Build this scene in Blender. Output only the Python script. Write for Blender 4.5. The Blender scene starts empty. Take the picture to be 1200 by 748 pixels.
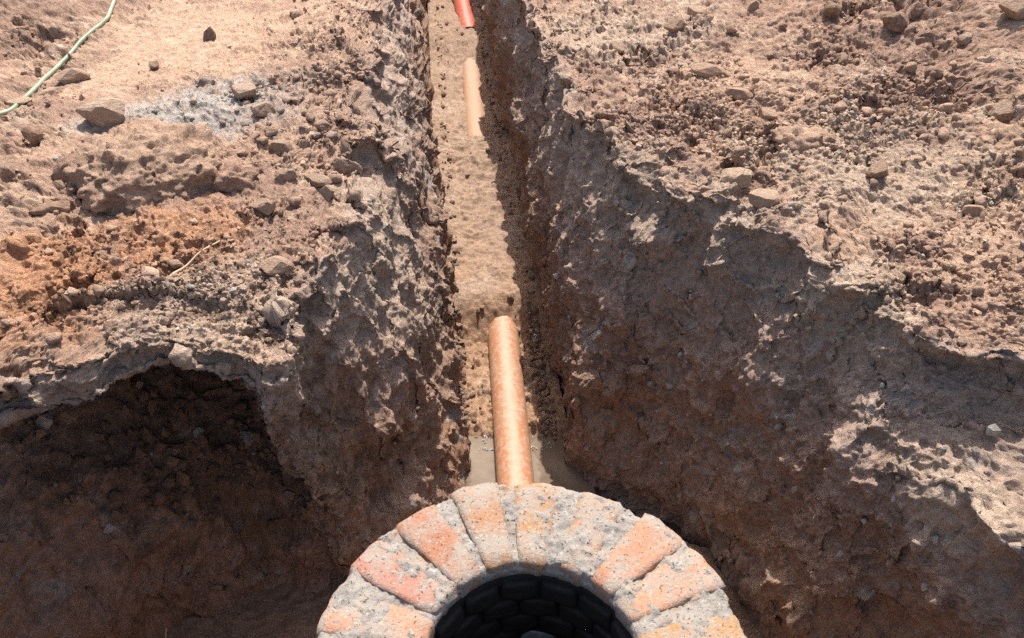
import bpy, bmesh, math, random
import numpy as np
from mathutils import Vector, Matrix

# ------------------------------------------------------------------ camera, sky, sun, exposure
scene = bpy.context.scene
col = scene.collection
R = math.radians

cam_d = bpy.data.cameras.new('camera')
cam_d.sensor_width = 36.0
cam_d.lens = 28.26
cam_d.clip_start = 0.05
cam_d.clip_end = 400.0
cam = bpy.data.objects.new('camera', cam_d)
cam.location = (0.0, 0.0, 1.65)
cam.rotation_euler = (R(90 - 38.7), 0.0, 0.0)
col.objects.link(cam)
scene.camera = cam

SUN_AZ, SUN_EL = 6.5, 62.0            # degrees right of the view direction (+Y), above the horizon
world = bpy.data.worlds.new('World')
scene.world = world
world.use_nodes = True
wn = world.node_tree.nodes
wl = world.node_tree.links
bg = wn['Background']
sky = wn.new('ShaderNodeTexSky')
sky.sky_type = 'NISHITA'
sky.sun_disc = False
sky.sun_elevation = R(SUN_EL)
sky.sun_rotation = R(SUN_AZ)
sky.dust_density = 4.0
sky.ozone_density = 0.6
wl.new(sky.outputs['Color'], bg.inputs['Color'])
bg.inputs['Strength'].default_value = 0.148

sun_d = bpy.data.lights.new('sun', 'SUN')
sun_d.energy = 5.0
sun_d.angle = R(0.5)
sun_d.color = (1.0, 0.955, 0.89)
sun = bpy.data.objects.new('sun', sun_d)
sun_dir = Vector((math.sin(R(SUN_AZ)) * math.cos(R(SUN_EL)), math.cos(R(SUN_AZ)) * math.cos(R(SUN_EL)), math.sin(R(SUN_EL))))
sun.rotation_euler = sun_dir.to_track_quat('Z', 'Y').to_euler()
sun.location = sun_dir * 30
col.objects.link(sun)

scene.view_settings.view_transform = 'Standard'
scene.view_settings.look = 'None'
scene.view_settings.gamma = 1.0
scene.view_settings.exposure = 0.52
scene.view_settings.use_curve_mapping = False
scene.cycles.use_denoising = False
scene.cycles.use_adaptive_sampling = False
scene.cycles.diffuse_bounces = 3
scene.render.filter_size = 1.25

# ------------------------------------------------------------------ numpy noise
def _hash(ix, iy, iz, seed):
    h = (ix.astype(np.int64) * 374761393 + iy.astype(np.int64) * 668265263 + iz.astype(np.int64) * 1440670441 + seed * 974634777) & 0xFFFFFFFF
    h = ((h ^ (h >> 13)) * 1274126177) & 0xFFFFFFFF
    h = ((h ^ (h >> 16)) * 2246822519) & 0xFFFFFFFF
    return h ^ (h >> 15)

_G = np.array([[1,1,0],[-1,1,0],[1,-1,0],[-1,-1,0],[1,0,1],[-1,0,1],[1,0,-1],[-1,0,-1],
               [0,1,1],[0,-1,1],[0,1,-1],[0,-1,-1],[1,1,0],[-1,1,0],[0,-1,1],[0,-1,-1]], dtype=np.float32)

def perlin(p, seed=0):
    i = np.floor(p).astype(np.int64)
    f = (p - i).astype(np.float32)
    u = f * f * f * (f * (f * 6 - 15) + 10)
    out = 0
    for dx in (0, 1):
        wx = u[:, 0] if dx else 1 - u[:, 0]
        for dy in (0, 1):
            wy = u[:, 1] if dy else 1 - u[:, 1]
            for dz in (0, 1):
                wz = u[:, 2] if dz else 1 - u[:, 2]
                g = _G[_hash(i[:, 0] + dx, i[:, 1] + dy, i[:, 2] + dz, seed) & 15]
                d = g[:, 0] * (f[:, 0] - dx) + g[:, 1] * (f[:, 1] - dy) + g[:, 2] * (f[:, 2] - dz)
                out = out + wx * wy * wz * d
    return out

def fbm(p, octv=4, seed=0, gain=0.5, lac=2.03):
    a, s = 1.0, 0
    for k in range(octv):
        s = s + a * perlin(p, seed + k * 17)
        p = p * lac + 3.1
        a *= gain
    return s

def ridged(p, octv=3, seed=0):
    a, s = 1.0, 0
    for k in range(octv):
        s = s + a * (1 - 2.2 * np.abs(perlin(p, seed + k * 13)))
        p = p * 2.1 + 1.7
        a *= 0.5
    return s

def worley(p, seed=0):
    """distance to the nearest feature point and a random number of that point"""
    i = np.floor(p).astype(np.int64)
    f = (p - i).astype(np.float32)
    best = np.full(len(p), 9.0, np.float32)
    rid = np.zeros(len(p), np.float32)
    for dx in (-1, 0, 1):
        for dy in (-1, 0, 1):
            for dz in (-1, 0, 1):
                h = _hash(i[:, 0] + dx, i[:, 1] + dy, i[:, 2] + dz, seed)
                ox = (h & 1023) / 1023.0 + dx - f[:, 0]
                oy = ((h >> 10) & 1023) / 1023.0 + dy - f[:, 1]
                oz = ((h >> 20) & 1023) / 1023.0 + dz - f[:, 2]
                d = ox * ox + oy * oy + oz * oz
                m = d < best
                best = np.where(m, d, best)
                rid = np.where(m, ((h >> 7) & 255) / 255.0, rid)
    return np.sqrt(best), rid

def lumps(p, cell, seed=0, keep=0.6):
    """domed clods about one cell apart, heights 0..1; a share of the cells stays empty"""
    q = p / cell
    q = q + 0.38 * np.stack([perlin(q * 2.3, seed + 1), perlin(q * 2.3, seed + 2), perlin(q * 2.3, seed + 3)], 1)
    d, r = worley(q, seed)
    size = np.clip((r - (1 - keep)) / keep, 0, 1) * 0.35 + 0.3
    h = np.clip(1 - (d / size) ** 2, 0, 1) ** 0.6
    return np.where(r > 1 - keep, h * size * 1.6, 0.0)

def lumps_w(p, cell, seed, keep, w):
    """lumps weighted by w, worked out only where w counts"""
    out = np.zeros(len(p)); k = np.abs(w) > 1e-3
    if k.any(): out[k] = w[k] * lumps(p[k], cell, seed, keep)
    return out

def sstep(a, b, x):
    t = np.clip((x - a) / (b - a), 0, 1)
    return t * t * (3 - 2 * t)

# ------------------------------------------------------------------ helpers
def link(o, parent=None):
    col.objects.link(o)
    if parent is not None:
        o.parent = parent
    return o

def tag(o, label=None, cat=None, group=None, kind=None):
    if label: o['label'] = label
    if cat: o['category'] = cat
    if group: o['group'] = group
    if kind: o['kind'] = kind
    return o

def mesh_np(name, verts, faces, mat, colors=None, smooth=True):
    """verts (N,3), faces (M,k) -> mesh; colors (N,3) go to the attribute 'tint'"""
    me = bpy.data.meshes.new(name)
    verts = np.asarray(verts, np.float32); faces = np.asarray(faces, np.int32)
    k = faces.shape[1]
    me.vertices.add(len(verts)); me.vertices.foreach_set('co', verts.ravel())
    me.loops.add(faces.size); me.loops.foreach_set('vertex_index', faces.ravel())
    me.polygons.add(len(faces))
    me.polygons.foreach_set('loop_start', np.arange(0, faces.size, k, dtype=np.int32))
    me.polygons.foreach_set('use_smooth', np.full(len(faces), smooth, dtype=bool))
    if colors is not None:
        a = me.attributes.new('tint', 'FLOAT_COLOR', 'POINT')
        c = np.ones((len(verts), 4), np.float32); c[:, :3] = colors
        a.data.foreach_set('color', c.ravel())
    me.update(calc_edges=True)
    me.materials.append(mat)
    return me

def catmull(P, counts):
    """P (n, ..., 3) resampled along the first axis, counts[i] samples in segment i"""
    n = P.shape[0]; out = []
    for i in range(n - 1):
        p1, p2 = P[i], P[i + 1]
        p0 = P[i - 1] if i > 0 else 2 * p1 - p2
        p3 = P[i + 2] if i + 2 < n else 2 * p2 - p1
        ts = np.arange(counts[i]) / counts[i]
        if i == n - 2: ts = np.append(ts, 1.0)
        for t in ts:
            t2, t3 = t * t, t * t * t
            out.append(0.5 * (2 * p1 + (p2 - p0) * t + (2 * p0 - 5 * p1 + 4 * p2 - p3) * t2 + (3 * p1 - p0 - 3 * p2 + p3) * t3))
    return np.array(out)

def resample(V, counts):                       # a scalar per control column, linear
    out = []
    for i in range(len(V) - 1):
        ts = np.arange(counts[i]) / counts[i]
        if i == len(V) - 2: ts = np.append(ts, 1.0)
        out += [V[i] + (V[i + 1] - V[i]) * t for t in ts]
    return np.array(out)

def normals(G):
    du = np.gradient(G, axis=0); dv = np.gradient(G, axis=1)
    n = np.cross(du, dv)
    return n / (np.linalg.norm(n, axis=2, keepdims=True) + 1e-9)

def grid_faces(a, b, flip=False):
    i = np.arange(a * b).reshape(a, b)
    q = [i[:-1, :-1], i[1:, :-1], i[1:, 1:], i[:-1, 1:]]
    if flip: q = q[::-1]
    return np.stack([x.ravel() for x in q], 1)

# ------------------------------------------------------------------ materials
def new_mat(name):
    m = bpy.data.materials.new(name); m.use_nodes = True
    nt = m.node_tree
    return m, nt, nt.nodes, nt.links, nt.nodes['Principled BSDF']

def mixc(nt, a, b, fac, mode='MIX'):
    n = nt.nodes.new('ShaderNodeMix'); n.data_type = 'RGBA'; n.blend_type = mode
    def put(sock, v):
        if hasattr(v, 'node'): nt.links.new(v, sock)
        elif isinstance(v, (int, float)): sock.default_value = v
        else: sock.default_value = (*v, 1.0)
    put(n.inputs[0], fac); put(n.inputs[6], a); put(n.inputs[7], b)
    return n.outputs[2]

def noise_fac(nt, coord, scale, lo, hi, detail=4.0, rough=0.6, vmin=0.0, vmax=1.0):
    n = nt.nodes.new('ShaderNodeTexNoise'); n.inputs['Scale'].default_value = scale
    n.inputs['Detail'].default_value = detail; n.inputs['Roughness'].default_value = rough
    nt.links.new(coord, n.inputs['Vector'])
    r = nt.nodes.new('ShaderNodeMapRange')
    r.inputs[1].default_value = lo; r.inputs[2].default_value = hi
    r.inputs[3].default_value = vmin; r.inputs[4].default_value = vmax
    nt.links.new(n.outputs['Fac'], r.inputs[0])
    return r.outputs[0]

def bump(nt, height, strength, dist, prev=None):
    b = nt.nodes.new('ShaderNodeBump'); b.inputs['Strength'].default_value = strength
    b.inputs['Distance'].default_value = dist
    nt.links.new(height, b.inputs['Height'])
    if prev is not None: nt.links.new(prev, b.inputs['Normal'])
    return b.outputs['Normal']

def soil_material(name, grain=1.0):
    m, nt, N, L, bs = new_mat(name)
    at = N.new('ShaderNodeAttribute'); at.attribute_name = 'tint'
    geo = N.new('ShaderNodeNewGeometry'); co = geo.outputs['Position']
    f1 = noise_fac(nt, co, 38, 0.3, 0.7, 6, 0.7, 0.76, 1.34)
    v = N.new('ShaderNodeMapRange'); v.inputs[3].default_value = 0; v.inputs[4].default_value = 1
    L.new(f1, v.inputs[0])
    c = mixc(nt, at.outputs['Color'], f1, 1.0, 'MULTIPLY')
    # pale grit and dark crumbs, millimetres across
    gr = noise_fac(nt, co, 190, 0.58, 0.66, 2, 0.6)
    c = mixc(nt, c, (0.62, 0.52, 0.42), mulf(nt, gr, 0.5))
    dk = noise_fac(nt, co, 130, 0.40, 0.34, 2, 0.6)
    c = mixc(nt, c, (0.11, 0.07, 0.05), mulf(nt, dk, 0.28))
    L.new(c, bs.inputs['Base Color'])
    bs.inputs['Roughness'].default_value = 0.96
    bs.inputs['Specular IOR Level'].default_value = 0.12
    h1 = noise_fac(nt, co, 80, 0, 1, 6, 0.75)
    h2 = noise_fac(nt, co, 190, 0, 1, 4, 0.7)
    L.new(bump(nt, h2, 0.8 * grain, 0.008, bump(nt, h1, 0.85 * grain, 0.020)), bs.inputs['Normal'])
    return m

def mulf(nt, s, k):
    n = nt.nodes.new('ShaderNodeMath'); n.operation = 'MULTIPLY'; n.inputs[1].default_value = k
    nt.links.new(s, n.inputs[0]); return n.outputs[0]

M_soil = soil_material('dry_soil')
M_floor = soil_material('trench_floor_soil', 0.6)

def stone_material():
    m, nt, N, L, bs = new_mat('field_stone')
    oi = N.new('ShaderNodeObjectInfo')
    tc = N.new('ShaderNodeTexCoord'); co = tc.outputs['Object']
    f = noise_fac(nt, co, 9, 0.35, 0.65, 6, 0.7)
    c = mixc(nt, (0.26, 0.185, 0.14), (0.44, 0.345, 0.265), f)
    c = mixc(nt, c, oi.outputs['Color'], 1.0, 'MULTIPLY')
    d = noise_fac(nt, co, 5, 0.42, 0.6, 6, 0.7, 0, 0.8)
    c = mixc(nt, c, (0.40, 0.27, 0.185), d)
    L.new(c, bs.inputs['Base Color'])
    bs.inputs['Roughness'].default_value = 0.9
    bs.inputs['Specular IOR Level'].default_value = 0.2
    L.new(bump(nt, noise_fac(nt, co, 14, 0, 1, 6, 0.7), 0.6, 0.05), bs.inputs['Normal'])
    return m
M_stone = stone_material()

# ------------------------------------------------------------------ soil colours (albedo)
TAN = np.array([0.51, 0.335, 0.23]); PALE = np.array([0.57, 0.435, 0.325]); BROWN = np.array([0.34, 0.22, 0.16])
ROSE = np.array([0.41, 0.255, 0.18]); ORANGE = np.array([0.53, 0.275, 0.15]); GREY = np.array([0.47, 0.43, 0.385])
RED = np.array([0.40, 0.205, 0.125]); UMBER = np.array([0.39, 0.27, 0.205]); DAMP = np.array([0.34, 0.22, 0.155])

def lerp(c, target, w):
    return c * (1 - w[:, None]) + target * w[:, None]

def soil_colour(P, ground_w, blobs, damp_z=-0.55):
    n1 = fbm(P * 1.3, 4, 5); n2 = fbm(P * 4.5, 4, 31); n3 = fbm(P * 17, 3, 57)
    c = np.tile(TAN, (len(P), 1))
    c = lerp(c, ROSE, sstep(-0.25, 0.45, n1 + 0.4 * n2))
    c = lerp(c, BROWN, 0.8 * sstep(0.0, 0.5, n2 + 0.5 * n3))
    c = lerp(c, PALE, 0.55 * sstep(0.15, 0.6, -n2 + 0.4 * n3))
    # the cut faces: grey-brown above, redder subsoil below
    w = np.tile(UMBER, (len(P), 1)); w = lerp(w, np.array([0.49, 0.36, 0.275]), 0.8 * sstep(-0.75, -0.2, P[:, 2] + 0.4 * n1))
    w = lerp(w, np.array([0.46, 0.35, 0.28]), sstep(0.0, 0.6, n2 + 0.4 * n3))
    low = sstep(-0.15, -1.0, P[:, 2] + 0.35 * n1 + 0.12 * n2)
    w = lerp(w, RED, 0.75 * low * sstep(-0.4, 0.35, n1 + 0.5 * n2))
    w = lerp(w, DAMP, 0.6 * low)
    w = lerp(w, ORANGE * 0.62, 0.5 * low * sstep(0.15, 0.5, fbm(P * 3.1, 3, 71)))
    w = lerp(w, GREY * 0.8, 0.7 * sstep(0.42, 0.6, fbm(P * 9, 3, 91)))
    c = lerp(w, c, ground_w)
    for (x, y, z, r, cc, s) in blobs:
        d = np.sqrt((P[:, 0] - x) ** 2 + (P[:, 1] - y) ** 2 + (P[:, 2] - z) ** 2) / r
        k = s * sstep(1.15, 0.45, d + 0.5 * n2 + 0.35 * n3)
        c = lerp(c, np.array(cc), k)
    c *= (1 + 0.22 * n3)[:, None]
    return np.clip(c, 0.02, 0.7)

# ------------------------------------------------------------------ the banks: control nets
def build_bank(name, ctrl, s_counts, t_counts, ground_cols, blobs, flip, bumps=(), knobs=(), smooth_spots=(), seed=0, clod_gain=1.0):
    C = np.array(ctrl, float)                               # stations x columns x 3
    G = catmull(C, s_counts)
    Gs = np.swapaxes(catmull(np.swapaxes(G, 0, 1), t_counts), 0, 1)
    Gl = np.swapaxes(resample(list(np.swapaxes(G, 0, 1)), t_counts), 0, 1)      # kept sharp at the rim
    G = 0.2 * Gs + 0.8 * Gl
    a, b = G.shape[:2]
    gw = np.tile(resample(ground_cols, t_counts), (a, 1)).ravel()
    sg = 1.0 if flip else -1.0
    # mounds and hollows a hand's breadth to an arm's length across
    P = G.reshape(-1, 3)
    for (x, y, rx, ry, h) in bumps:
        q = ((P[:, 0] - x) / rx) ** 2 + ((P[:, 1] - y) / ry) ** 2
        P[:, 2] += h * np.exp(-q * 1.6) * gw
    calm = np.ones(len(P))
    for (x, y, rx, ry, k) in smooth_spots:
        q = ((P[:, 0] - x) / rx) ** 2 + ((P[:, 1] - y) / ry) ** 2
        calm *= 1 - k * np.exp(-q * 1.4)
    # broken outline of rim and faces
    J = np.stack([fbm(P * 2.2, 3, seed + 1), fbm(P * 2.2, 3, seed + 2), 0.5 * fbm(P * 2.2, 3, seed + 3)], 1) * 0.085
    J += np.stack([fbm(P * 7.5, 2, seed + 4), fbm(P * 7.5, 2, seed + 5), 0.7 * fbm(P * 7.5, 2, seed + 6)], 1) * 0.032
    J[:, :2] += np.stack([fbm(P * 4.3, 2, seed + 7), fbm(P * 4.3, 2, seed + 8)], 1) * 0.10 * ((1 - np.abs(gw * 2 - 1)) * (0.3 + 0.7 * sstep(4.3, 3.4, P[:, 1])))[:, None]
    P = P + J * (0.35 + 0.65 * (1 - np.abs(gw * 2 - 1)) + 0.5 * (1 - gw))[:, None]
    n = sg * normals(P.reshape(a, b, 3)).reshape(-1, 3)
    wall = 1 - gw
    streak = fbm(P * np.array([9, 9, 1.6]), 4, seed + 20)
    slab = ridged(P * np.array([3.2, 3.2, 2.4]), 3, seed + 24)
    scrape = fbm(P * np.array([17, 17, 0.9]) + 0.7 * P[:, 2:3], 3, seed + 30)      # tooth marks of the digger
    d = wall * (0.016 * streak - 0.028 * slab + 0.010 * fbm(P * 14, 3, seed + 28) + 0.016 * scrape)
    patch = sstep(-0.30, 0.25, fbm(P * 1.9, 3, seed + 40)) * calm
    d += gw * clod_gain * calm * (0.034 * fbm(P * 3.4, 3, seed + 44) - 0.014 * ridged(P * 6.5, 3, seed + 46))
    d += lumps_w(P, 0.13, seed + 50, 0.30, gw * clod_gain * 0.036 * patch) - lumps_w(P, 0.15, seed + 52, 0.42, clod_gain * 0.050 * patch * (gw + 0.35 * wall))
    for (x, y, z, r, h) in knobs:                           # shelves left standing on the cut face
        q = ((P[:, 0] - x) ** 2 + (P[:, 1] - y) ** 2 + ((P[:, 2] - z) * 1.3) ** 2) / r ** 2
        k = h * np.exp(-q * 2.0) * (1 + 0.8 * fbm(P * 12, 2, seed + 90))
        P = P + k[:, None] * np.array([-0.62, -0.78, 0.0]) * wall[:, None]
    P = P + n * d[:, None]
    n = sg * normals(P.reshape(a, b, 3)).reshape(-1, 3)
    rough = clod_gain * (gw * (0.25 + 0.75 * patch) + wall * 0.13) * (0.3 + 0.7 * calm)
    d = lumps_w(P, 0.062, seed + 60, 0.35, 0.024 * rough * gw) - lumps_w(P, 0.060, seed + 62, 0.55, 0.032 * rough) + lumps_w(P, 0.030, seed + 64, 0.5, 0.013 * rough * gw) - lumps_w(P, 0.030, seed + 66, 0.6, 0.016 * rough)
    d += (0.3 + 0.7 * calm) * 0.012 * fbm(P * 26, 3, seed + 70)
    d -= 0.004 * ridged(P * 40, 2, seed + 74) * (0.4 + 0.6 * calm)
    d += 0.006 * perlin(P * 95, seed + 77)
    P = P + n * d[:, None]
    n = sg * normals(P.reshape(a, b, 3)).reshape(-1, 3)
    colr = soil_colour(P, sstep(0.25, 0.75, gw + 0.25 * fbm(P * 6, 3, seed + 80)), blobs)
    me = mesh_np(name, P, grid_faces(a, b, not flip), M_soil, colr)
    o = link(bpy.data.objects.new(name, me))
    tag(o, kind='structure')
    return o, P, n, gw, colr

# each station: nine points, from the open ground to the rim (fifth), down the cut face to its foot
LEFT = [
 [(-8.5,12.5,.10),(-5.0,12.0,.10),(-3.0,11.8,.08),(-1.75,11.6,.03),(-1.42,11.5,0),(-1.36,11.5,-.10),(-1.22,11.4,-.60),(-1.12,11.4,-1.15),(-1.04,11.4,-1.75)],
 [(-8.5,9.5,.15),(-4.6,8.8,.12),(-2.5,8.4,.08),(-1.45,8.1,.03),(-1.15,8.0,0),(-1.10,8.0,-.10),(-.95,8.0,-.60),(-.84,8.0,-1.15),(-.76,8.0,-1.75)],
 [(-8.5,7.4,.35),(-4.4,6.6,.22),(-2.2,6.1,.08),(-1.15,5.85,.04),(-.92,5.75,-.02),(-.78,5.75,-.22),(-.64,5.75,-.66),(-.62,5.75,-1.15),(-.54,5.75,-1.75)],
 [(-8.5,6.2,.40),(-4.2,5.4,.26),(-2.0,4.8,.06),(-1.05,4.55,.05),(-.78,4.45,-.02),(-.62,4.45,-.22),(-.46,4.45,-.70),(-.44,4.45,-1.15),(-.375,4.45,-1.75)],
 [(-8.5,5.2,.36),(-4.1,4.5,.22),(-1.9,3.9,.03),(-1.00,3.6,.06),(-.72,3.50,-.02),(-.56,3.50,-.22),(-.38,3.50,-.70),(-.33,3.50,-1.15),(-.285,3.50,-1.75)],
 [(-8.5,4.4,.30),(-4.0,3.8,.18),(-1.85,3.3,.02),(-.95,2.95,.05),(-.68,2.90,-.01),(-.57,2.90,-.18),(-.38,2.90,-.66),(-.30,2.90,-1.15),(-.23,2.90,-1.75)],
 [(-8.5,3.6,.26),(-4.0,3.2,.14),(-1.80,2.85,.02),(-.93,2.55,.04),(-.63,2.45,-.01),(-.62,2.48,-.12),(-.50,2.50,-.62),(-.40,2.48,-1.15),(-.20,2.5,-1.75)],
 [(-8.5,2.9,.22),(-4.0,2.6,.12),(-1.75,2.45,.02),(-.98,2.28,.03),(-.70,2.12,-.02),(-.71,2.15,-.14),(-.69,2.20,-.60),(-.58,2.18,-1.15),(-.44,2.1,-1.75)],
 [(-8.5,2.4,.18),(-4.0,2.2,.10),(-1.75,2.20,.02),(-1.02,2.20,.02),(-.79,1.93,-.03),(-.79,1.86,-.22),(-.79,1.93,-.62),(-.70,1.98,-1.15),(-.64,1.98,-1.75)],
 [(-8.5,2.1,.16),(-4.0,1.95,.08),(-1.78,2.08,.02),(-1.12,2.18,.02),(-.91,1.95,-.03),(-.90,1.86,-.17),(-.90,2.12,-.52),(-.85,2.12,-1.10),(-.80,1.92,-1.75)],
 [(-8.5,1.8,.14),(-4.0,1.75,.08),(-1.85,2.00,.02),(-1.24,2.20,.02),(-1.06,1.98,-.01),(-1.06,1.925,-.12),(-1.06,2.66,-.46),(-1.02,2.22,-.98),(-.98,1.92,-1.75)],
 [(-8.5,1.4,.12),(-4.0,1.45,.06),(-2.0,1.88,.02),(-1.40,2.15,.02),(-1.24,1.95,-.01),(-1.24,1.895,-.13),(-1.28,2.68,-.44),(-1.22,2.20,-.96),(-1.16,1.86,-1.75)],
 [(-8.5,.9,.12),(-4.0,1.1,.06),(-2.2,1.62,.02),(-1.64,1.96,.02),(-1.50,1.76,-.01),(-1.49,1.70,-.15),(-1.66,2.25,-.44),(-1.52,1.98,-.96),(-1.40,1.66,-1.75)],
 [(-8.5,.3,.12),(-4.0,.6,.06),(-2.5,1.2,.02),(-1.96,1.46,.02),(-1.76,1.34,0),(-1.72,1.29,-.15),(-1.84,1.50,-.44),(-1.76,1.42,-1.0),(-1.62,1.26,-1.75)],
 [(-8.5,-1.5,.12),(-4.4,-.6,.06),(-2.7,.2,.02),(-2.1,.35,.02),(-1.85,.40,0),(-1.80,.40,-.10),(-1.76,.40,-.60),(-1.70,.40,-1.15),(-1.62,.40,-1.75)],
 [(-6.0,-6,.10),(-3.6,-3.0,.06),(-2.1,-1.2,.02),(-1.6,-.7,.02),(-1.35,-.45,0),(-1.32,-.42,-.10),(-1.28,-.38,-.60),(-1.24,-.34,-1.15),(-1.2,-.28,-1.75)],
 [(-2.0,-8,.10),(-1.2,-4.0,.06),(-.6,-1.5,.02),(-.5,-.9,.02),(-.42,-.62,0),(-.42,-.58,-.10),(-.41,-.52,-.60),(-.40,-.46,-1.15),(-.4,-.40,-1.75)],
 [(2.0,-8,.08),(.8,-4.0,.05),(.4,-1.5,.02),(.30,-.9,.02),(.22,-.64,0),(.22,-.60,-.10),(.22,-.54,-.60),(.22,-.48,-1.15),(.22,-.42,-1.75)],
]
RIGHT = [
 [(8.5,12.5,.12),(4.6,12.0,.10),(2.0,11.8,.05),(.10,11.6,.02),(-.46,11.5,0),(-.50,11.5,-.10),(-.51,11.45,-.60),(-.53,11.4,-1.15),(-.56,11.4,-1.75)],
 [(8.5,9.5,.30),(4.5,8.8,.24),(2.1,8.4,.12),(.30,8.1,.03),(-.20,8.0,0),(-.235,8.0,-.10),(-.24,8.0,-.60),(-.25,8.0,-1.15),(-.26,8.0,-1.75)],
 [(8.5,7.2,.50),(4.4,6.5,.36),(2.1,6.1,.16),(.50,5.8,.05),(.03,5.6,0),(.01,5.6,-.10),(.0,5.6,-.60),(-.02,5.6,-1.15),(-.02,5.6,-1.75)],
 [(8.5,6.2,.50),(4.4,5.5,.36),(2.1,5.0,.16),(.62,4.75,.05),(.16,4.55,0),(.14,4.53,-.10),(.08,4.5,-.60),(.08,4.5,-1.15),(.08,4.5,-1.75)],
 [(8.5,5.4,.46),(4.4,4.8,.32),(2.1,4.35,.15),(.74,4.1,.05),(.29,3.85,0),(.26,3.82,-.10),(.17,3.75,-.60),(.16,3.7,-1.15),(.155,3.65,-1.75)],
 [(8.5,4.7,.42),(4.4,4.25,.30),(2.1,3.95,.14),(.82,3.72,.05),(.40,3.38,0),(.36,3.34,-.10),(.265,3.22,-.60),(.235,3.12,-1.15),(.215,3.05,-1.75)],
 [(8.5,4.2,.40),(4.4,3.85,.28),(2.1,3.70,.13),(.95,3.55,.05),(.58,3.16,-.02),(.53,3.09,-.14),(.43,2.94,-.60),(.34,2.80,-1.15),(.27,2.70,-1.75)],
 [(8.5,3.7,.38),(4.4,3.5,.26),(2.15,3.48,.12),(1.15,3.36,.05),(.81,2.97,-.01),(.76,2.90,-.13),(.65,2.70,-.60),(.53,2.52,-1.15),(.43,2.38,-1.75)],
 [(8.5,3.2,.36),(4.4,3.1,.24),(2.2,3.20,.12),(1.34,3.08,.05),(1.00,2.70,-.02),(.95,2.62,-.12),(.83,2.42,-.60),(.71,2.24,-1.15),(.60,2.10,-1.75)],
 [(8.5,2.7,.34),(4.4,2.7,.22),(2.25,2.85,.10),(1.52,2.66,.05),(1.20,2.30,-.02),(1.15,2.23,-.12),(1.03,2.05,-.60),(.90,1.90,-1.15),(.78,1.78,-1.75)],
 [(8.5,2.2,.32),(4.4,2.3,.20),(2.35,2.50,.10),(1.66,2.32,.05),(1.34,2.04,-.03),(1.30,1.98,-.14),(1.19,1.84,-.46),(1.05,1.68,-1.05),(.90,1.50,-1.75)],
 [(8.5,1.7,.30),(4.4,1.9,.18),(2.45,2.18,.10),(1.82,2.02,.05),(1.56,1.92,-.03),(1.54,1.90,-.20),(1.30,1.66,-.33),(1.22,1.52,-1.02),(1.02,1.25,-1.75)],
 [(8.5,1.0,.28),(4.4,1.4,.16),(2.6,1.75,.10),(2.02,1.62,.05),(1.80,1.62,-.03),(1.78,1.60,-.20),(1.52,1.34,-.33),(1.40,1.18,-1.02),(1.16,.95,-1.75)],
 [(8.5,0.2,.26),(4.5,.7,.14),(2.8,1.1,.08),(2.2,1.02,.04),(1.92,1.05,-.02),(1.88,1.02,-.14),(1.70,.90,-.45),(1.44,.70,-1.12),(1.25,.62,-1.75)],
 [(8.5,-2.0,.2),(4.6,-.9,.12),(2.8,-.1,.06),(2.2,.15,.03),(1.86,.25,0),(1.82,.25,-.12),(1.68,.28,-.60),(1.52,.28,-1.15),(1.3,.26,-1.75)],
 [(6.0,-6,.15),(3.6,-3.0,.08),(2.1,-1.3,.02),(1.6,-.75,.02),(1.32,-.48,0),(1.30,-.45,-.10),(1.24,-.40,-.60),(1.18,-.34,-1.15),(1.1,-.28,-1.75)],
 [(2.2,-8,.09),(1.0,-4.0,.055),(.5,-1.5,.025),(.36,-.9,.022),(.28,-.645,.002),(.28,-.605,-.10),(.28,-.545,-.60),(.28,-.485,-1.15),(.28,-.425,-1.75)],
]
for k in range(7, 13):                              # the pit face is cut steeper than the trench batter
    st = RIGHT[k]; rim = st[4]
    for c, f in ((5, .15), (6, .62 if k < 10 else 1.0), (7, .66 if k < 10 else .85), (8, .72)):
        q = st[c]; st[c] = (rim[0] + f * (q[0] - rim[0]), rim[1] + f * (q[1] - rim[1]), q[2])
for k in range(2, 6):
    st = RIGHT[k]; st[5] = (st[4][0] - .006, st[4][1], st[5][2])
for k in range(1, 7):                               # foot set back, an added undercut that deepens the shade there
    st = RIGHT[k]; st[8] = (st[8][0] + .09, st[8][1], st[8][2])
GCOL = [1, 1, 1, 1, 0.55, 0.12, 0, 0, 0]
T_COUNTS = [14, 120, 190, 120, 34, 80, 80, 50]
L_S = [16, 40, 60, 85, 75, 65, 60, 50, 36, 44, 46, 46, 40, 22, 12, 8, 6]
R_S = [16, 40, 55, 65, 60, 70, 70, 66, 66, 60, 56, 44, 26, 14, 8, 6]

left_blobs = [(-1.5,3.15,0,.42,BROWN*1.15,.6),(-1.45,3.72,0,.44,GREY*.97,.9),(-1.85,3.55,0,.22,GREY*.95,.6),(-1.1,3.5,0,.22,GREY*.85,.5),
  (-1.7,4.6,0,.75,TAN*1.12,.9),(-1.9,4.2,0,.5,TAN*1.12,.9),(-1.63,2.32,0,.33,ORANGE,.95),(-1.25,2.55,0,.34,ORANGE*1.02,.8),(-1.75,2.05,0,.35,ORANGE*.9,.8),(-1.42,2.05,0,.16,ORANGE*.8,.7),
  (-3.4,4.9,0,.9,ROSE*.85,.8),(-1.05,2.1,0,.35,PALE*.9,.6),(-.85,3.8,0,.5,BROWN*1.2,.5),(-1.2,2.4,-.75,.75,(.18,.11,.07),.8),(-.55,3.0,-.5,.5,PALE*.85,.55),(-.65,2.6,-.3,.3,PALE*.85,.5)]  # the very dark blob paints shade into the hollow's brown subsoil
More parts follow.
